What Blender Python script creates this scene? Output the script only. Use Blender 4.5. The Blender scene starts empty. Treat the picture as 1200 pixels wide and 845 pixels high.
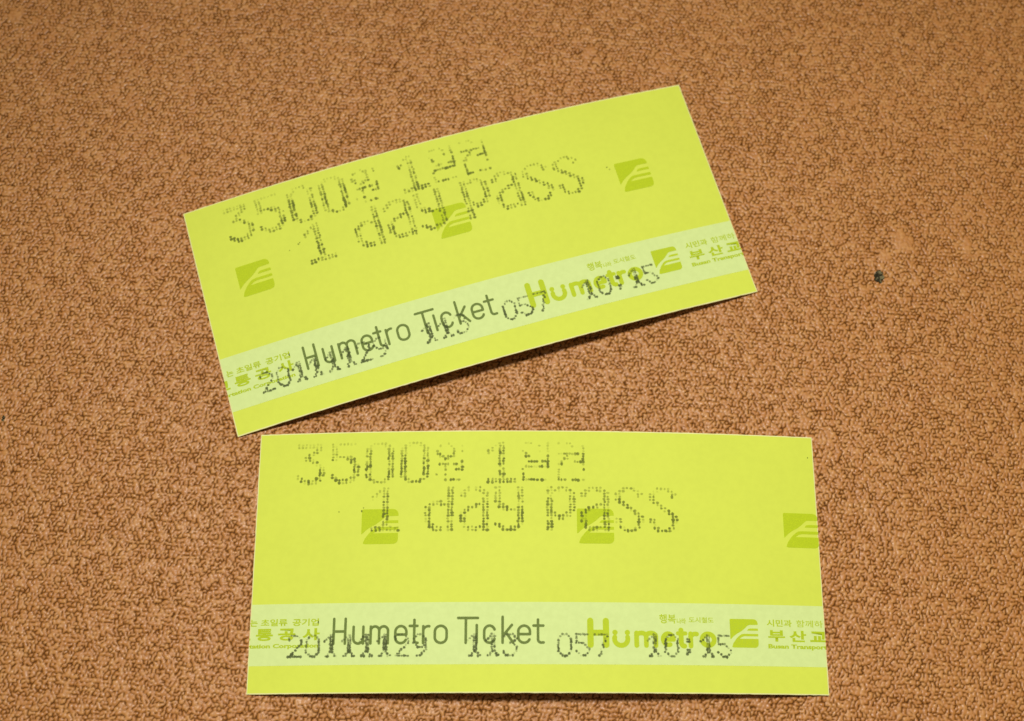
import bpy, bmesh, math, random
import numpy as np
from mathutils import Matrix, Vector

# ------------------------------------------------------------------ camera, world, light, exposure
S = 0.001                                   # layout below is in millimetres
TILT, ROLL, FPX, DIST = 0.31712785, 0.05665369, 1600.0, 144.4
sc = bpy.context.scene
col = sc.collection
st, ct = math.sin(TILT), math.cos(TILT)
cam_pos = Vector((0, -st, ct)) * DIST
fw = Vector((0, st, -ct)); rt = Vector((1, 0, 0)); up = rt.cross(fw)
r2 = rt * math.cos(ROLL) + up * math.sin(ROLL)
u2 = up * math.cos(ROLL) - rt * math.sin(ROLL)
cd = bpy.data.cameras.new('camera'); cam = bpy.data.objects.new('camera', cd); col.objects.link(cam)
m = Matrix((r2, u2, -fw)).transposed().to_4x4(); m.translation = cam_pos * S
cam.matrix_world = m
cd.sensor_fit = 'HORIZONTAL'; cd.sensor_width = 36; cd.lens = FPX / 1200 * 36
cd.clip_start = 0.005; cd.clip_end = 10
cd.dof.use_dof = True; cd.dof.focus_distance = 0.138; cd.dof.aperture_fstop = 29
sc.camera = cam

w = bpy.data.worlds.new('World'); sc.world = w; w.use_nodes = True
bg = w.node_tree.nodes['Background']
bg.inputs['Color'].default_value = (1.0, 0.97, 0.92, 1); bg.inputs['Strength'].default_value = 0.16

ld = bpy.data.lights.new('ceiling_lamp', 'SPOT'); lamp = bpy.data.objects.new('ceiling_lamp', ld); col.objects.link(lamp)
lamp.location = (-0.04, 0.105, 0.69)
ld.energy = 19.8; ld.color = (1.0, 0.965, 0.915); ld.shadow_soft_size = 0.05
ld.spot_size = math.radians(27); ld.spot_blend = 1.0
aim = Vector((0.016, -0.034, 0.0))
lamp.rotation_euler = (aim - lamp.location).to_track_quat('-Z', 'Y').to_euler()

sc.view_settings.view_transform = 'Standard'; sc.view_settings.look = 'None'
sc.view_settings.exposure = 0; sc.view_settings.gamma = 1; sc.view_settings.use_curve_mapping = False

def ground(px, py, z=0.0):
    """photo pixel -> point on the leather (mm)"""
    d = fw * FPX + r2 * (px - 600) - u2 * (py - 422.5)
    t = (z - cam_pos.z) / d.z
    return cam_pos + d * t

# ------------------------------------------------------------------ material helpers
def mat(name):
    mt = bpy.data.materials.new(name); mt.use_nodes = True
    nt = mt.node_tree
    return mt, nt, nt.nodes['Principled BSDF'], nt.nodes['Material Output']

class NB:
    def __init__(s, nt): s.nt = nt
    def n(s, kind, **kw):
        nd = s.nt.nodes.new(kind)
        for k, v in kw.items(): setattr(nd, k, v)
        return nd
    def l(s, a, b): s.nt.links.new(a, b)
    def put(s, sock, v):
        if hasattr(v, 'default_value') or hasattr(v, 'is_output'): s.l(v, sock)
        else: sock.default_value = v
    def math(s, op, a, b=0.0, c=0.0, clamp=False):
        nd = s.n('ShaderNodeMath', operation=op, use_clamp=clamp)
        for i, v in enumerate((a, b, c)): s.put(nd.inputs[i], v)
        return nd.outputs[0]
    def vmath(s, op, a, b=(0, 0, 0), scale=1.0):
        nd = s.n('ShaderNodeVectorMath', operation=op)
        s.put(nd.inputs[0], a); s.put(nd.inputs[1], b)
        if op == 'SCALE': s.put(nd.inputs['Scale'], scale)
        return nd.outputs['Value' if op in ('LENGTH', 'DISTANCE') else 'Vector']
    def noise(s, vec, scale, detail=2.0, rough=0.5, out=0):
        nd = s.n('ShaderNodeTexNoise'); s.put(nd.inputs['Vector'], vec)
        nd.inputs['Scale'].default_value = scale; nd.inputs['Detail'].default_value = detail; nd.inputs['Roughness'].default_value = rough
        return nd.outputs[out]
    def ss(s, v, lo, hi, a=0.0, b=1.0):
        nd = s.n('ShaderNodeMapRange', interpolation_type='SMOOTHSTEP')
        s.put(nd.inputs['Value'], v); s.put(nd.inputs['From Min'], lo); s.put(nd.inputs['From Max'], hi)
        nd.inputs['To Min'].default_value = a; nd.inputs['To Max'].default_value = b
        return nd.outputs[0]
    def mix(s, f, a, b):
        nd = s.n('ShaderNodeMix', data_type='RGBA')
        s.put(nd.inputs[0], f); s.put(nd.inputs[6], a); s.put(nd.inputs[7], b)
        return nd.outputs[2]

LZ = -0.20                                  # top of the leather grain (mm); the ticket tops lie at 0
# ------------------------------------------------------------------ leather
NX, NY, STEP = 1360, 1000, 0.10             # finely meshed part of the hide: 136 x 100 mm
X0, Y0 = -68.0, -46.0
KX = np.fft.rfftfreq(NX, STEP)[None, :]; KY = np.fft.fftfreq(NY, STEP)[:, None]
def smooth(f, scale): return np.fft.irfft2(np.fft.rfft2(f) * np.exp(-((KX * KX + KY * KY) * scale * scale * 19.7)), s=(NY, NX))
def lowpass(scale, seed):
    f = smooth(np.random.RandomState(seed).normal(size=(NY, NX)), scale * .45); return f / f.std()
def grow_grain():
    """pebble grain: uneven cells; every crease between two grains has its own depth, many close up"""
    CELL = 0.42
    nx, ny = int(round(NX * STEP / CELL)), int(round(NY * STEP / CELL))
    cx, cy = NX * STEP / nx, NY * STEP / ny
    rs = np.random.RandomState(7)
    jx = rs.uniform(-.31, .31, (ny, nx)); jy = rs.uniform(-.31, .31, (ny, nx)); wt = rs.uniform(0, .04, (ny, nx))
    gx = np.arange(NX) * STEP; gy = np.arange(NY) * STEP
    GX, GY = np.meshgrid(gx, gy)
    GX = GX + .042 * lowpass(.34, 21) + .03 * lowpass(1.3, 22); GY = GY + .042 * lowpass(.34, 23) + .03 * lowpass(1.3, 24)
    ci = np.floor(GX / cx).astype(int); cj = np.floor(GY / cy).astype(int)
    d1 = np.full(GX.shape, 9.0); d2 = d1.copy(); i1 = np.zeros(GX.shape, np.int64); i2 = i1.copy()
    for oj in (-2, -1, 0, 1, 2):
        for oi in (-2, -1, 0, 1, 2):
            a, b = (cj + oj) % ny, (ci + oi) % nx
            sx = (ci + oi + .5 + .5 * ((cj + oj) % 2) + jx[a, b]) * cx; sy = (cj + oj + .5 + jy[a, b]) * cy
            d = np.hypot(GX - sx, GY - sy) - wt[a, b]; k = a * nx + b
            n1 = d < d1; n2 = ~n1 & (d < d2)
            d2 = np.where(n1, d1, np.where(n2, d, d2)); i2 = np.where(n1, i1, np.where(n2, k, i2))
            d1 = np.where(n1, d, d1); i1 = np.where(n1, k, i1)
    lo, hi = np.minimum(i1, i2), np.maximum(i1, i2)
    hsh = (lo * 73856093 ^ hi * 19349663) & 0xFFFFFF; hsh = (hsh * 1103515245 + 12345) & 0x7FFFFFFF
    edge = ((hsh >> 8) & 0xFFFF) / 65535.0
    tone = rs.uniform(0, 1, nx * ny)[i1]
    return d2 - d1, edge, tone
def sstep(x, a, b):
    t = np.clip((x - a) / (b - a), 0, 1); return t * t * (3 - 2 * t)

def leather_material():
    mt, nt, bs, out = mat('grained_tan_leather')
    b = NB(nt)
    tc = b.n('ShaderNodeTexCoord')
    P = b.vmath('SCALE', tc.outputs['Object'], scale=1000.0)         # mm
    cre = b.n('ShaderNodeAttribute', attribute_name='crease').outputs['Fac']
    n_low = b.noise(P, 0.045, 3.0, .55)
    fine = b.noise(P, 6.0, 2.0, .6)
    # tan top coat, dark dye left in the creases, slight tone drift
    tan = b.mix(b.ss(n_low, .38, .64), (.440, .174, .033, 1), (.468, .186, .038, 1))
    tan = b.mix(b.ss(b.noise(P, .28, 4.0, .65), .35, .7), tan, (.484, .203, .044, 1))
    grain = b.n('ShaderNodeAttribute', attribute_name='grain').outputs['Fac']
    tan = b.mix(b.math('MULTIPLY', b.ss(grain, .35, .95), .50), tan, (.59, .290, .080, 1))
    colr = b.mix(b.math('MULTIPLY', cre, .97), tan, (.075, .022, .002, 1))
    b.l(colr, bs.inputs['Base Color'])
    b.put(bs.inputs['Roughness'], b.ss(fine, .3, .7, .36, .55))
    b.put(bs.inputs['Specular IOR Level'], b.ss(cre, 0.0, .7, .40, .04))
    bp = b.n('ShaderNodeBump'); bp.inputs['Strength'].default_value = .6; bp.inputs['Distance'].default_value = 0.00002
    b.l(fine, bp.inputs['Height']); b.l(bp.outputs[0], bs.inputs['Normal'])
    return mt

def graded(lo, n, step, far, k=1.25):
    a = [lo + i * step for i in range(n)]; d = step; x = a[-1]; post = []
    while x < far: d *= k; x += d; post.append(x)
    d = step; x = lo; pre = []
    while x > -far: d *= k; x -= d; pre.append(x)
    return np.array(pre[::-1] + a + post), len(pre)

def build_leather():
    gap, edge, tone = grow_grain()
    gx = X0 + np.arange(NX) * STEP; gy = Y0 + np.arange(NY) * STEP
    GX, GY = np.meshgrid(gx, gy)
    n1 = lowpass(.55, 3); n2 = lowpass(.22, 4)
    keep = np.ones_like(gap)
    for px, py, rx, ry, an in ((1059, 284, 1.0, 1.9, -.55), (1037, 300, .75, .9, 0), (1133, 289, .5, 1.2, 0), (1013, 340, .5, .5, 0), (4, 491, .4, .4, 0), (20, 18, .9, 1.0, .5), (690, 60, .6, .9, .4)):
        g = ground(px, py, LZ); dx, dy = GX - g.x, GY - g.y
        c, s_ = math.cos(an), math.sin(an)
        q = np.hypot((dx * c - dy * s_) / rx, (dx * s_ + dy * c) / ry) + n2 * .16
        keep = np.minimum(keep, .24 + .76 * sstep(q, .45, 1.2))
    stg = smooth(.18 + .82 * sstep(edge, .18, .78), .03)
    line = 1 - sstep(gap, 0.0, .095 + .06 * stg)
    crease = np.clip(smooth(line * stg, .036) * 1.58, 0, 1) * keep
    dome = smooth(sstep(gap, 0, .42), .05)
    h = ((1 - np.clip(smooth(line * stg, .05) * 1.3, 0, 1)) * .085 + dome * .048 - .133) * keep + n2 * .006 + lowpass(1.6, 5) * .008 + (tone - .5) * .010 * keep
    grain = smooth(tone, .05)
    xs, ox = graded(X0, NX, STEP, 420); ys, oy = graded(Y0, NY, STEP, 420)
    nx, ny = len(xs), len(ys)
    jx = (np.arange(nx) - ox) % NX; jy = (np.arange(ny) - oy) % NY  # the grain repeats outside the fine part
    Z = h[jy][:, jx]; C = crease[jy][:, jx]; T = grain[jy][:, jx]
    X, Y = np.meshgrid(xs, ys)
    co = np.stack([X, Y, LZ + Z], -1).reshape(-1, 3) * S
    i = np.arange((nx - 1) * (ny - 1)); r = i // (nx - 1); c = i % (nx - 1); a = r * nx + c
    f = np.stack([a, a + 1, a + 1 + nx, a + nx], 1).astype(np.int32)
    me = bpy.data.meshes.new('leather_surface')
    me.vertices.add(len(co)); me.vertices.foreach_set('co', co.astype(np.float32).ravel())
    me.loops.add(f.size); me.loops.foreach_set('vertex_index', f.ravel())
    me.polygons.add(len(f)); me.polygons.foreach_set('loop_start', np.arange(0, f.size, 4, dtype=np.int32))
    me.polygons.foreach_set('use_smooth', np.ones(len(f), dtype=bool))
    me.update(calc_edges=True)
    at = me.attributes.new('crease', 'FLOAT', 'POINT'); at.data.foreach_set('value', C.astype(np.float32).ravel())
    at = me.attributes.new('grain', 'FLOAT', 'POINT'); at.data.foreach_set('value', T.astype(np.float32).ravel())
    o = bpy.data.objects.new('leather_surface', me); col.objects.link(o)
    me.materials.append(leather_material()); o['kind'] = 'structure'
    o['label'] = 'tan pebble-grained leather surface under both tickets'
    return o
build_leather()

# ------------------------------------------------------------------ ticket geometry
W, H, TH = 57.5, 26.2, 0.20
POSE = {'askew': (-5.35809, 12.02544, 0.344991, 2.22344, 2.06872),
        'square': (3.77334, -21.18523, 0.0537687, 2.27003, 2.6958)}
class Sheet:
    """arched paper: local u (0..W) across, v (0..H) down, both mm"""
    def __init__(s, key): s.x, s.y, s.th, s.hT, s.hB = POSE[key]
    def pt(s, u, v, off=0.0):
        u = np.asarray(u, float); v = np.asarray(v, float)
        a = v / H; h = s.hT * (1 - a) + s.hB * a
        lx = u - W / 2; ly = H / 2 - v; k = 8 * h / W ** 2
        x = lx - k * k * lx ** 3 / 6; z = h * (1 - (2 * u / W - 1) ** 2)
        sl = -k * lx; nl = np.sqrt(1 + sl * sl)
        x = x - off * sl / nl; z = z + off / nl
        return np.stack([x, ly, z], -1) * S          # relative to the ticket's own Empty

def link_mesh(name, verts, faces, mt, parent, smooth=True):
    me = bpy.data.meshes.new(name); me.from_pydata([tuple(v) for v in verts], [], faces); me.update()
    if smooth: me.polygons.foreach_set('use_smooth', [True] * len(me.polygons))
    if isinstance(mt, (list, tuple)):
        for q in mt: me.materials.append(q)
    else: me.materials.append(mt)
    o = bpy.data.objects.new(name, me); col.objects.link(o); o.parent = parent
    return o

# ------------------------------------------------------------------ paper and ink materials
def paper_material(name, c, edge=False):
    mt, nt, bs, out = mat(name); b = NB(nt)
    tc = b.n('ShaderNodeTexCoord'); P = b.vmath('SCALE', tc.outputs['Object'], scale=1000.0)
    n = b.noise(P, 1.3, 5.0, .65); n2 = b.noise(P, .12, 2.0, .5); n3 = b.noise(P, 9.0, 3.0, .6)
    c2 = tuple(v * .945 for v in c[:3]) + (1,)
    f = b.math('ADD', b.math('MULTIPLY', b.ss(n, .35, .68), .55), b.math('MULTIPLY', b.ss(n2, .3, .7), .45))
    b.l(b.mix(f, c, c2), bs.inputs['Base Color'])
    bs.inputs['Roughness'].default_value = .62; bs.inputs['Specular IOR Level'].default_value = .22
    bp = b.n('ShaderNodeBump'); bp.inputs['Strength'].default_value = .25; bp.inputs['Distance'].default_value = 0.00003
    b.l(b.math('ADD', b.math('MULTIPLY', n3, .6), n), bp.inputs['Height']); b.l(bp.outputs[0], bs.inputs['Normal'])
    return mt

def ink_material(name, c, cover=.9, mottle=.3, scale=6.0, attr=False):
    """ink soaked into paper: part of the paper shows through, unevenly"""
    mt, nt, bs, out = mat(name); b = NB(nt)
    tc = b.n('ShaderNodeTexCoord'); P = b.vmath('SCALE', tc.outputs['Object'], scale=1000.0)
    bs.inputs['Base Color'].default_value = c; bs.inputs['Roughness'].default_value = .65
    bs.inputs['Specular IOR Level'].default_value = .2
    a = b.math('MULTIPLY', b.ss(b.noise(P, scale, 3.0, .65), .3, .7, 1 - mottle, 1.0), cover)
    if attr:
        at = b.n('ShaderNodeAttribute', attribute_name='ink'); a = b.math('MULTIPLY', a, at.outputs['Fac'])
    b.l(a, bs.inputs['Alpha'])
    return mt

M_PAPER = paper_material('lime_paper', (.650, .738, .074, 1))
M_CORE = paper_material('pale_paper_core', (.82, .80, .34, 1))
M_BAND = ink_material('pale_band_print', (.665, .795, .290, 1), .97, .06, 1.5)
M_GREEN = ink_material('olive_lime_print', (.525, .655, .010, 1), .93, .22, 7.0)
M_GREEN_FINE = ink_material('olive_lime_fine_print', (.47, .60, .010, 1), .95, .16, 5.0)
M_TITLE = ink_material('dark_olive_print', (.140, .195, .032, 1), .92, .30, 7.0)
M_DOT = ink_material('olive_dot_print', (.125, .155, .016, 1), .95, .30, 6.0, attr=True)
M_NUM = ink_material('dark_dot_print', (.075, .098, .024, 1), .95, .25, 6.0, attr=True)

# ------------------------------------------------------------------ signed distance shapes -> thin printed films
def sd_stroke(px, py, pts):
    d = np.full(px.shape, 1e9)
    for (ax, ay), (bx, by) in zip(pts[:-1], pts[1:]):
        vx, vy = bx - ax, by - ay; L = vx * vx + vy * vy + 1e-12
        t = np.clip(((px - ax) * vx + (py - ay) * vy) / L, 0, 1)
        d = np.minimum(d, np.hypot(px - ax - t * vx, py - ay - t * vy))
    return d
def sd_poly(px, py, pts):
    d = np.full(px.shape, 1e18); inside = np.zeros(px.shape, bool); n = len(pts)
    for i in range(n):
        ax, ay = pts[i]; bx, by = pts[(i + 1) % n]
        vx, vy = bx - ax, by - ay; L = vx * vx + vy * vy + 1e-12
        t = np.clip(((px - ax) * vx + (py - ay) * vy) / L, 0, 1)
        d = np.minimum(d, (px - ax - t * vx) ** 2 + (py - ay - t * vy) ** 2)
        if ay != by:
            cr = ((ay > py) != (by > py)) & (px < (bx - ax) * (py - ay) / (by - ay) + ax)
            inside ^= cr
    d = np.sqrt(d)
    return np.where(inside, -d, d)

def film(name, sheet, parent, mt, fn, u0, u1, v0, v1, off, res=.045, inset=.03):
    """mesh the region fn(u, v) < 0 as a film lying on the sheet"""
    u0 = max(u0, inset); u1 = min(u1, W - inset)
    nu = max(2, int(math.ceil((u1 - u0) / res)) + 1); nv = max(2, int(math.ceil((v1 - v0) / res)) + 1)
    us = np.linspace(u0, u1, nu); vs = np.linspace(v0, v1, nv)
    U, V = np.meshgrid(us, vs); D = fn(U, V)
    verts, faces, idx = [], [], {}
    def vid(u, v):
        k = (round(u, 5), round(v, 5))
        if k not in idx: idx[k] = len(verts); verts.append((u, v))
        return idx[k]
    full = (D[:-1, :-1] < 0) & (D[1:, :-1] < 0) & (D[:-1, 1:] < 0) & (D[1:, 1:] < 0)
    some = ((D[:-1, :-1] < 0) | (D[1:, :-1] < 0) | (D[:-1, 1:] < 0) | (D[1:, 1:] < 0)) & ~full
    for j in range(nv - 1):
        i = 0
        while i < nu - 1:
            if full[j, i]:
                k = i
                while k < nu - 1 and full[j, k] and k - i < max(1, int(.8 / res)): k += 1
                faces.append([vid(us[i], vs[j + 1]), vid(us[k], vs[j + 1]), vid(us[k], vs[j]), vid(us[i], vs[j])]); i = k
            else:
                if some[j, i]:
                    c = [(us[i], vs[j + 1], D[j + 1, i]), (us[i + 1], vs[j + 1], D[j + 1, i + 1]), (us[i + 1], vs[j], D[j, i + 1]), (us[i], vs[j], D[j, i])]
                    poly = []
                    for q in range(4):
                        a, b = c[q], c[(q + 1) % 4]
                        if a[2] < 0: poly.append(vid(a[0], a[1]))
                        if (a[2] < 0) != (b[2] < 0):
                            t = a[2] / (a[2] - b[2]); poly.append(vid(a[0] + t * (b[0] - a[0]), a[1] + t * (b[1] - a[1])))
                    pp = [p for n_, p in enumerate(poly) if p != poly[n_ - 1]]
                    if len(set(pp)) >= 3: faces.append(pp)
                i += 1
    vv = np.array(verts)
    return link_mesh(name, sheet.pt(vv[:, 0], vv[:, 1], off), faces, mt, parent)

def arc(cx, cy, rx, ry, a0, a1, n=18):
    return [(cx + rx * math.cos(math.radians(a0 + (a1 - a0) * i / n)), cy + ry * math.sin(math.radians(a0 + (a1 - a0) * i / n))) for i in range(n + 1)]

# condensed single-weight lettering of the ticket title, in photo pixels of the square-lying ticket
TITLE = [
 [(391.7, 725.4), (391.7, 754.6)], [(405.4, 725.4), (405.4, 754.6)], [(391.7, 740.3), (405.4, 740.3)],
 [(415.2, 735), (415.2, 749)] + arc(421, 749, 5.8, 5.6, 180, 0) + [(426.8, 749)], [(426.8, 735), (426.8, 754.6)],
 [(435.6, 735), (435.6, 754.6)], [(435.6, 741)] + arc(440.6, 740, 5.0, 5.2, 180, 360) + [(445.6, 754.6)], [(445.6, 741)] + arc(450.8, 740, 5.2, 5.2, 180, 360) + [(456, 754.6)],
 [(464.6, 744.6), (477.6, 744.6)] + arc(471.1, 741.5, 6.5, 6.8, 0, -180) + [(464.6, 748)] + arc(471.1, 748, 6.5, 6.6, 180, 25),
 [(486.8, 727.6), (486.8, 750.5)] + arc(490.6, 750.5, 3.8, 3.9, 180, 85), [(481.4, 734.6), (490.4, 734.6)],
 [(497.3, 735), (497.3, 754.6)], [(497.3, 741)] + arc(503.3, 740.6, 6, 5.6, 180, 280),
 arc(517.8, 741.5, 6.9, 6.8, 0, -180) + arc(517.8, 748, 6.9, 6.6, 180, 0) + [(524.7, 741.5)],
 [(538, 725.6), (561, 725.6)], [(547, 725.6), (547, 754.6)],
 [(559.7, 734), (559.7, 754.6)],
 arc(574.6, 741.5, 6.2, 6.8, -20, -180) + [(568.4, 748)] + arc(574.6, 748, 6.2, 6.6, 180, 20),
 [(589.8, 724.4), (589.8, 754.6)], [(600.6, 733.8), (590.6, 746)], [(593.8, 742.6), (602, 754.6)],
 [(608.0, 744.6), (621.6, 744.6)] + arc(614.8, 741.5, 6.8, 6.8, 0, -180) + [(608.0, 748)] + arc(614.8, 748, 6.8, 6.6, 180, 25),
 [(631, 727.6), (631, 750.5)] + arc(634.8, 750.5, 3.9, 3.9, 180, 80) + [(637.4, 754.2)], [(625.8, 734.6), (637.2, 734.6)],
]
# round bold brand lettering, photo pixels; (stroke, half thickness)
BRAND = [
 ([(691.8, 727.6), (691.8, 755.6)], 3.7), ([(709.9, 727.6), (709.9, 755.6)], 3.7), ([(691.8, 741.5), (709.9, 741.5)], 3.5),
 ([(720.2, 741), (720.3, 741)], 3.1), ([(734.6, 741), (734.7, 741)], 3.1),
 (arc(727.3, 748.6, 7.7, 7.6, 195, -15), 2.9),
 ([(745.2, 741.6), (745.2, 756)], 2.9), ([(745.2, 745)] + arc(750.8, 745, 5.6, 3.6, 180, 360) + [(756.4, 756)], 2.8), ([(756.4, 745)] + arc(762, 745, 5.6, 3.6, 180, 360) + [(767.6, 756)], 2.8),
 ([(776, 748.6), (788.4, 748.6)] + arc(782.2, 748.4, 6.2, 6.6, 0, -290), 2.7),
 ([(797.4, 737.6), (797.4, 752)] + arc(801, 752, 3.6, 4.2, 180, 90), 3.0), ([(793.6, 741.4), (802.6, 741.4)], 2.4),
 ([(808.6, 741.8), (808.6, 756)], 2.9), ([(808.6, 747)] + arc(814.4, 746.4, 5.8, 4.6, 180, 285), 2.7),
 (arc(829.2, 748.4, 7.2, 6.8, 0, 360, 30), 2.9),
]
def tform(kx, ky, u0, v0, x0, y0):
    return lambda pts: [(u0 + (x - x0) * kx, v0 + (y - y0) * ky) for x, y in pts]
T_TITLE = tform(.0838, .0826, 8.56, 19.0, 391.7, 724.9)
T_BRAND = tform(.0847, .0823, 33.73, 19.02, 691.8, 724.0)

def add_title(sheet, par, du):
    st_ = [T_TITLE(s) for s in TITLE]
    def fn(U, V):
        D = np.full(U.shape, 9.0)
        for s in st_:
            xs = [p[0] for p in s]; mk = (U > min(xs) + du - .4) & (U < max(xs) + du + .4)
            if mk.any(): D[mk] = np.minimum(D[mk], sd_stroke(U[mk] - du, V[mk], s) - .132)
        return D
    film('title_lettering', sheet, par, M_TITLE, fn, 8.1 + du, 29.7 + du, 18.6, 21.9, .030, .04)
def add_brand(sheet, par, du):
    st_ = [(T_BRAND(s), r * .0835) for s, r in BRAND]
    def fn(U, V):
        D = np.full(U.shape, 9.0)
        for s, r in st_:
            xs = [p[0] for p in s]; mk = (U > min(xs) + du - .7) & (U < max(xs) + du + .7)
            if mk.any(): D[mk] = np.minimum(D[mk], sd_stroke(U[mk] - du, V[mk], s) - r)
        return D
    film('brand_lettering', sheet, par, M_GREEN, fn, 33.2 + du, 46.8 + du, 18.6, 22.3, .022, .05)

# the square emblem with its sweeping light lines, unit square, y down
E_TOP = [(0, .035), (.012, .012), (.035, 0), (.86, 0), (.93, .02), (.98, .07), (1, .14), (1, .20), (.70, .205), (.64, .225), (.53, .33), (.40, .43), (.24, .52), (.13, .60), (.03, .70), (0, .72)]
E_LINE = [(.60, .405), (.66, .335), (.74, .325), (1, .325), (1, .405)]
E_BOT = [(.05, .97), (.10, .84), (.22, .68), (.34, .57), (.42, .525), (.52, .515), (1, .515), (1, .87), (.98, .94), (.93, .985), (.87, 1), (.12, 1), (.07, .99)]
E_SLIT = [(.33, .69), (.42, .625), (.52, .60), (1.1, .60), (1.1, .685)]
def add_emblem(sheet, par, u0, v0, su, sv):
    tr = lambda pts: [(u0 + x * su, v0 + y * sv) for x, y in pts]
    A, L, B, C = map(tr, (E_TOP, E_LINE, E_BOT, E_SLIT))
    def fn(U, V):
        d = np.minimum(sd_poly(U, V, A), sd_poly(U, V, L))
        return np.minimum(d, np.maximum(sd_poly(U, V, B), -sd_poly(U, V, C)))
    film('emblem', sheet, par, M_GREEN, fn, u0 - .1, u0 + su + .1, v0 - .1, v0 + sv + .1, .022, su / 70)

# ------------------------------------------------------------------ small type (Blender's own font)
def text_verts(s, bold=0.0):
    cu = bpy.data.curves.new('type', 'FONT'); cu.body = s; cu.offset = bold; cu.resolution_u = 3
    o = bpy.data.objects.new('type', cu); col.objects.link(o)
    bpy.context.view_layer.update()
    ev = o.evaluated_get(bpy.context.evaluated_depsgraph_get()); me = ev.to_mesh()
    v = np.array([tuple(p.co)[:2] for p in me.vertices]); f = [list(p.vertices) for p in me.polygons]
    ev.to_mesh_clear(); bpy.data.objects.remove(o); bpy.data.curves.remove(cu)
    return v, f
def add_type(name, sheet, par, items, du, off=.022):
    """items: (string, u0, u1, v0, v1, bold); clipped at the ticket's cut edges; one mesh"""
    bm = bmesh.new()
    for s, u0, u1, v0, v1, bold in items:
        v, f = text_verts(s, bold)
        lo, hi = v.min(0), v.max(0)
        uu = u0 + du + (v[:, 0] - lo[0]) / (hi[0] - lo[0]) * (u1 - u0)
        vv = v1 - (v[:, 1] - lo[1]) / (hi[1] - lo[1]) * (v1 - v0)
        bv = [bm.verts.new((a, b, 0)) for a, b in zip(uu, vv)]
        for q in f:
            try: bm.faces.new([bv[i] for i in q])
            except ValueError: pass
    for x, n in ((0.02, (-1, 0, 0)), (W - .02, (1, 0, 0))):
        bmesh.ops.bisect_plane(bm, geom=bm.verts[:] + bm.edges[:] + bm.faces[:], plane_co=(x, 0, 0), plane_no=n, clear_outer=True)
    bm.verts.ensure_lookup_table(); bm.verts.index_update()
    co = np.array([tuple(v.co)[:2] for v in bm.verts]); fs = [[v.index for v in f.verts][::-1] for f in bm.faces]
    bm.free()
    return link_mesh(name, sheet.pt(co[:, 0], co[:, 1], off), fs, M_GREEN_FINE, par)

# ------------------------------------------------------------------ dot printing
G = {}
G['0'] = ["..XXXX..", ".XX..XX."] + ["XX....XX"] * 12 + [".XX..XX.", "..XXXX.."]
G['3'] = ["XXXXXXX.", "XXXXXXX.", ".....XX.", "....XX..", "...XX...", "..XX....", "..XXX...", "....XX..", ".....XX.", "......XX", "......XX", "......XX", "X.....XX", "XX...XX.", ".XXXXXX.", "..XXXX.."]
G['5'] = ["XXXXXXX.", "XX......", "XX......", "XX......", "XX......", "XXXXXX..", "XX..XXX.", ".....XX.", "......XX", "......XX", "......XX", "......XX", "X.....XX", "XX...XX.", ".XXXXXX.", "..XXXX.."]
G['1'] = ["...XX...", "..XXX...", ".X.XX...", "XX.XX...", "X..XX..."] + ["...XX..."] * 9 + ["XXXXXXXX", "XXXXXXXX"]
G['d'] = ["......XX"] * 5 + ["..XXX.XX", ".XXXXXXX", "XX....XX", "XX....XX", "XX....XX", "XX....XX", "XX....XX", "XX....XX", ".XX...XX", ".XXXX.XX", "..XXX.XX"]
G['a'] = ["..XXXX..", ".XX.XXX.", "XX....XX", "XX....XX", "......XX", "......XX", "....XXXX", "..XXX.XX", ".XX...XX", "XX....XX", "XX....XX", "XX....XX", "XX....XX", ".X....XX", ".XXXXXXX", "..XXX.XX"]
G['y'] = ["XX....XX"] * 6 + [".XX...XX", ".XXX..XX", "..XXXXXX", "......XX", "......XX", "......XX", "......XX", "XX....XX", ".XX.XXX.", "..XXXX.."]
G['p'] = ["XX.XXX..", "XXXX.XX.", "XX....XX", "XX....XX", "XX....XX", "XX....XX", "XX....XX", "XX....XX", "XX....XX", "XXX..XX.", "XXXXXXX.", "XX.XX...", "XX......", "XX......", "XX......", "XX......"]
G['s'] = ["..XXXX..", ".XX..XX.", "XX....XX", "XX....X.", "XX......", ".XX.....", "..XX....", "...XX...", "....XX..", ".....XX.", "......XX", "XX....XX", "XX....XX", ".X....X.", ".XX..XX.", "..XXXX.."]
N = {}
N['0'] = ["..XXX..", ".X...X."] + ["X.....X"] * 7 + [".X...X.", "..XXX.."]
N['1'] = ["...XX..", "..XXX..", ".X.XX..", "X..XX.."] + ["...XX.."] * 5 + ["..X..X.", ".XX..XX"]
N['2'] = [".XXXX..", "X....X.", "X.....X", "......X", "......X", ".....X.", "....X..", "...X...", "..X....", ".XX....", "XXXXXXX"]
N['3'] = [".XXXX..", "X....X.", "......X", ".....X.", "...XX..", ".....X.", "......X", "......X", "X.....X", "X....X.", ".XXXX.."]
N['5'] = ["XXXXXX.", "X......", "X......", "X......", "XXXX...", "....X..", ".....X.", "......X", "X.....X", ".X...X.", "..XXX.."]
N['7'] = ["XXXXXXX", "......X", ".....X.", ".....X.", "....X..", "....X..", "....X..", "...X...", "...X...", "...X...", "..X...."]
N['9'] = ["..XXX..", ".X...X.", "X.....X", "X.....X", "X.....X", ".X...XX", "..XXX.X", "......X", ".....X.", "....X..", "..XX..."]
N[':'] = [".......", ".......", "..XX...", "..XX...", ".......", ".......", ".......", "..XX...", "..XX...", "..X....", "......."]
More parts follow.
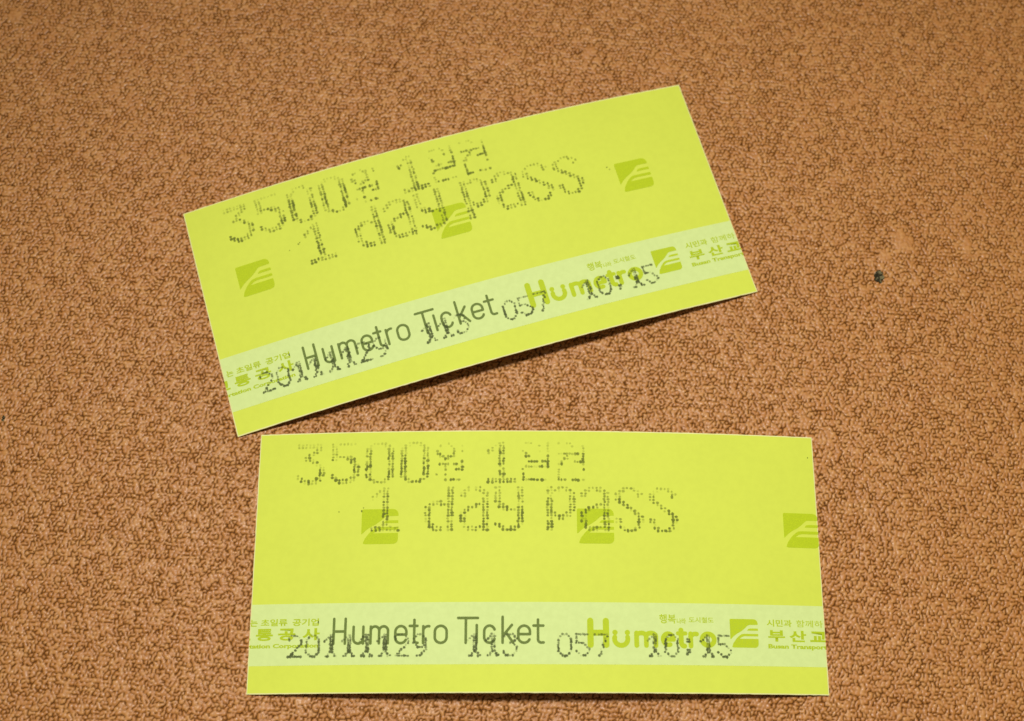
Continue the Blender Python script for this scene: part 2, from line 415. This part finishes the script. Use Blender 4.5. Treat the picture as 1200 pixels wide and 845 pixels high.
# the three Hangul syllables of the fare line as strokes, unit box 0..14 x 0..22 (dots)
HG = {
 'won': [arc(5, 4.4, 4.6, 4.2, 0, 360, 24), [(0, 12), (10, 12)], [(5, 12.5), (5, 18)], [(10, 15), (13, 15)], [(13.6, 0), (13.6, 17)], [(0.3, 16.5), (0.3, 21.6), (14, 21.6)]],
 'il': [arc(4.6, 3.6, 4.4, 3.8, 0, 360, 22), [(13, 0), (13, 9)], [(0.3, 10), (13, 10), (13, 13.6), (0.5, 13.6), (0.5, 21.4), (13.8, 21.4)]],
 'gwon': [[(0.6, 0.4), (8, 0.4), (7, 4.5), (3.5, 9), (0.4, 12)], [(0.2, 6.0), (10.5, 6.6)], [(9, 10), (12.4, 10)], [(12.8, 0), (12.8, 14.5)], [(0.4, 15.5), (0.4, 21.4), (14, 21.4)]],
}
def big_dots(ch, u, v, width=2.66, height=4.05):
    g = G[ch]; nr, nc = len(g), len(g[0])
    return [(u + c * width / (nc - 1), v + r * height / (nr - 1), r / (nr - 1)) for r, row in enumerate(g) for c, x in enumerate(row) if x == 'X']
def hangul_dots(key, u, v, width=2.6, height=3.98):
    out = set()
    for s in HG[key]:
        for (ax, ay), (bx, by) in zip(s[:-1], s[1:]):
            n = max(1, int(max(abs(bx - ax), abs(by - ay)) * 2))
            for i in range(n + 1):
                t = i / n; out.add((round((ax + (bx - ax) * t) / 1.5), round((ay + (by - ay) * t) / 1.5)))
    rn = random.Random(key)                                         # worn print head: gaps, most of all along the top
    return [(u + c * 1.5 * width / 14, v + r * 1.5 * height / 22, r * 1.5 / 22) for c, r in sorted(out) if rn.random() > (.65 if r < 1 else .22)]
def small_dots(ch, u, v):
    return [(u + c * .205, v + r * .203, r / 10) for r, row in enumerate(N[ch]) for c, x in enumerate(row) if x == 'X']

def add_dots(name, sheet, par, dots, rad, seed, du, dv, lo, hi, topfade, drop, mt=None):
    rnd = random.Random(seed)
    ph = [rnd.uniform(0, 6.28) for _ in range(6)]
    verts, faces, ink = [], [], []
    for u, v, r in dots:
        wv = .5 + .25 * math.sin(u * 2.1 + v * 1.3 + ph[0]) + .2 * math.sin(u * .9 - v * 3.1 + ph[1]) + .15 * math.sin(u * 5.3 + v * 4.7 + ph[2])
        a = lo + (hi - lo) * min(1, max(0, wv * .75 + rnd.uniform(-.15, .40)))
        a *= topfade + (1 - topfade) * min(1, r * 2.2 + .05)
        if rnd.random() < drop: a *= rnd.uniform(.1, .5)
        if a < .07: continue
        R = rad * rnd.uniform(.78, 1.10) * (.80 + .25 * a)
        cu_, cv_ = u + du + rnd.gauss(0, .026), v + dv + rnd.gauss(0, .020)
        base = len(verts); ph0 = rnd.uniform(0, 1); off = .036 + rnd.uniform(0, .004)
        n = 9; e = rnd.uniform(.85, 1.15)
        ring = [(cu_ + R * e * math.cos((i + ph0) * 6.2832 / n) * rnd.uniform(.82, 1.15), cv_ - R / e * math.sin((i + ph0) * 6.2832 / n) * rnd.uniform(.82, 1.15)) for i in range(n)]
        pts = [(cu_, cv_)] + ring
        P = sheet.pt([p[0] for p in pts], [p[1] for p in pts], off)
        verts += [tuple(p) for p in P]; ink += [min(1, a * 1.25)] + [a * .60] * n
        faces += [[base, base + 1 + i, base + 1 + (i + 1) % n] for i in range(n)]
    o = link_mesh(name, verts, faces, mt or M_DOT, par)
    at = o.data.attributes.new('ink', 'FLOAT', 'POINT'); at.data.foreach_set('value', ink)
    return o

# ------------------------------------------------------------------ one ticket
def build_ticket(key, label, emblems, shifts, seed):
    sh = Sheet(key)
    root = bpy.data.objects.new('paper_ticket', None); col.objects.link(root)
    root.empty_display_size = .01
    root.location = (sh.x * S, sh.y * S, 0); root.rotation_euler = (0, 0, sh.th)
    root['label'] = label; root['category'] = 'ticket'; root['group'] = 'paper tickets on the leather'
    # paper sheet with real thickness and pale cut edge
    nu, nv = 120, 50
    B_ = .105                                                       # fibre edge left pale by the cut
    us = np.linspace(B_, W - B_, nu + 1); vs = np.linspace(B_, H - B_, nv + 1); U, V = np.meshgrid(us, vs)
    top = sh.pt(U, V, 0).reshape(-1, 3)
    ix = lambda i, j: j * (nu + 1) + i
    faces = [[ix(i, j + 1), ix(i + 1, j + 1), ix(i + 1, j), ix(i, j)] for j in range(nv) for i in range(nu)]
    nmain = len(faces)
    rim = [ix(i, 0) for i in range(nu)] + [ix(nu, j) for j in range(nv)] + [ix(i, nv) for i in range(nu, 0, -1)] + [ix(0, j) for j in range(nv, 0, -1)]
    fu, fv = U.ravel()[rim], V.ravel()[rim]
    ou = np.where(fu < B_ * 1.01, 0.0, np.where(fu > W - B_ * 1.01, W, fu)); ov = np.where(fv < B_ * 1.01, 0.0, np.where(fv > H - B_ * 1.01, H, fv))
    n0, nr = len(top), len(rim)
    rnd = np.random.RandomState(seed); ou = ou + rnd.normal(0, .009, nr); ov = ov + rnd.normal(0, .009, nr)       # slightly rough cut
    verts = np.vstack([top, top[rim], sh.pt(ou, ov, -.03), sh.pt(ou, ov, -.03), sh.pt(ou, ov, -TH), sh.pt(U, V, -TH).reshape(-1, 3)])
    r0, r1, r2_, r3, b0 = n0, n0 + nr, n0 + 2 * nr, n0 + 3 * nr, n0 + 4 * nr
    for q in range(nr):
        k = (q + 1) % nr
        faces.append([r0 + q, r0 + k, r1 + k, r1 + q]); faces.append([r2_ + q, r2_ + k, r3 + k, r3 + q])
        faces.append([r3 + q, r3 + k, b0 + rim[k], b0 + rim[q]])
    nedge = len(faces)
    faces += [[b0 + ix(i, j), b0 + ix(i + 1, j), b0 + ix(i + 1, j + 1), b0 + ix(i, j + 1)] for j in range(nv) for i in range(nu)]
    o = link_mesh('sheet', verts, faces, [M_PAPER, M_CORE], root, smooth=False)
    o.data.polygons.foreach_set('material_index', [0] * nmain + [1] * (len(faces) - nmain))
    o.data.polygons.foreach_set('use_smooth', [True] * nmain + [False] * (nedge - nmain) + [True] * (len(faces) - nedge)); o.data.update()
    # pale band
    film('pale_band', sh, root, M_BAND, lambda U, V: np.maximum(17.5 - V, V - 23.5), 0.0, W, 17.3, 23.7, .012, .20, B_)
    for u, v in emblems: add_emblem(sh, root, u, v, 3.72, 3.55)
    add_emblem(sh, root, 47.62 + shifts['mark'], 18.95, 2.86, 2.8)
    add_title(sh, root, shifts['title']); add_brand(sh, root, shifts['brand'])
    b = shifts['brand']
    add_type('slogan', sh, root, [('행복', 40.55, 42.2, 18.6, 19.5, .018), ('나라', 42.3, 43.2, 18.98, 19.52, .022), ('도시철도', 43.5, 46.0, 18.84, 19.40, .018)], b)
    d = shifts['left']
    add_type('operator_name', sh, root, [('는', 0.02, .78, 18.98, 19.66, .026), ('초일류', 1.12, 3.84, 18.96, 19.66, .026), ('공기업', 4.36, 7.02, 18.96, 19.68, .026),
             ('교', -1.55, .12, 19.98, 21.0, .036), ('통', .66, 2.42, 19.90, 21.08, .036), ('공', 2.94, 4.70, 19.90, 21.08, .036), ('사', 5.42, 7.16, 19.90, 21.08, .036),
             ('ransportation Corporation', -2.75, 7.06, 21.38, 21.92, .042)], d)
    d = shifts['right']
    add_type('operator_name', sh, root, [('시민과', 51.42, 54.02, 18.94, 19.64, .026), ('함께하', 54.48, 57.30, 18.94, 19.64, .007),
             ('부', 51.50, 53.24, 19.98, 21.10, .036), ('산', 53.70, 55.46, 19.98, 21.10, .036), ('교', 55.86, 57.62, 20.02, 21.06, .036),
             ('Busan Transportation', 51.46, 59.4, 21.34, 21.90, .042)], d)
    # dot printing
    d = []
    for ch, u in (('3', 4.18), ('5', 7.74), ('0', 11.28), ('0', 14.86)): d += big_dots(ch, u, 1.28)
    d += hangul_dots('won', 18.50, 1.36); d += big_dots('1', 23.70, 1.34)
    d += hangul_dots('il', 27.22, 1.36); d += hangul_dots('gwon', 30.82, 1.36)
    add_dots('fare_print', sh, root, d, .180, seed + 1, *shifts['big'], .25, 1.10, .25, .20)
    d = []
    for ch, u in (('1', 12.0), ('d', 17.40), ('a', 20.95), ('y', 24.45), ('p', 29.66), ('a', 33.10), ('s', 36.56), ('s', 40.02)): d += big_dots(ch, u, 5.98, 2.66, 4.32)
    add_dots('pass_print', sh, root, d, .176, seed + 2, *shifts['big'], .32, 1.0, .48, .18)
    d = []
    for k, ch in enumerate('20111129  113  057  10:15'):
        if ch != ' ': d += small_dots(ch, 4.12 + 1.765 * k - (0.1 if k > 18 else 0), 20.62)
    # same run of characters sits at cells 0-7, 10-12, 15-17, 20-24
    add_dots('number_print', sh, root, d, .150, seed + 3, *shifts['small'], .45, 1.2, .62, .16, M_NUM)
    for k, (u, v) in enumerate(shifts['stray']): add_dots('stray_ink', sh, root, [(u, v, 1)], .10, seed + 4 + k, 0, 0, .5, .9, 1, 0)
    return root

build_ticket('square', 'lime green paper ticket laid square on, its last printed emblem cut off by the edge',
             [(10.95, 8.12), (32.58, 8.12), (53.80, 8.12)],
             dict(title=0.0, brand=0.0, mark=0.0, left=0.0, right=0.0, big=(0, 0), small=(0, 0),
                  stray=[(10.9, 8.3), (11.1, 7.95), (56.9, 2.2), (8.6, 8.3), (14.0, 2.1)]), 11)
build_ticket('askew', 'lime green paper ticket lying askew, with three whole printed emblems along it',
             [(4.05, 8.05), (26.0, 8.10), (46.85, 8.0)],
             dict(title=0.34, brand=-0.30, mark=-0.15, left=0.38, right=0.0, big=(.22, -.1), small=(-.32, -.18),
                  stray=[(46.0, 8.2), (46.2, 8.5), (10.2, 8.0), (11.3, 7.6), (11.5, 7.5), (23.5, 10.0), (23.65, 9.9)]), 41)

# ------------------------------------------------------------------ specks of dirt on the leather
def speck(px, py, size, seed, label):
    rnd = random.Random(seed); g = ground(px, py, LZ)
    bm = bmesh.new()
    n = 14
    for _ in range(22):
        cx, cy = rnd.gauss(0, .20) * size, rnd.gauss(0, .34) * size; r = size * rnd.uniform(.12, .26); hh = r * rnd.uniform(.35, .6)
        M = Matrix.Translation((cx * S, cy * S, hh * .25 * S)) @ Matrix.Rotation(rnd.uniform(0, 3), 4, 'Z') @ Matrix.Diagonal((r * rnd.uniform(.7, 1.4) * S, r * S, hh * S, 1))
        res = bmesh.ops.create_icosphere(bm, subdivisions=2, radius=1, matrix=M)
        for v in res['verts']: v.co += Vector([rnd.gauss(0, .12) * r * S for _ in range(3)])
    me = bpy.data.meshes.new('dirt_speck'); bm.to_mesh(me); bm.free()
    mt, nt, bs, out = mat('dark_dirt'); b = NB(nt)
    tc = b.n('ShaderNodeTexCoord'); P = b.vmath('SCALE', tc.outputs['Object'], scale=1000.0)
    b.l(b.mix(b.ss(b.noise(P, 3.2, 2.0), .45, .66), (.026, .021, .009, 1), (.19, .16, .075, 1)), bs.inputs['Base Color'])
    bs.inputs['Roughness'].default_value = .7; bs.inputs['Specular IOR Level'].default_value = .12
    me.materials.append(mt)
    o = bpy.data.objects.new('dirt_speck', me); col.objects.link(o)
    o.location = (g.x * S, g.y * S, (LZ - .02) * S); o['label'] = label; o['category'] = 'speck'
    return o
speck(1030.5, 323.0, 1.15, 5, 'dark greenish black speck of dirt on the leather beside a worn smooth patch')
speck(4, 491, .36, 8, 'tiny grey green speck of dirt on the leather, far from any worn patch')
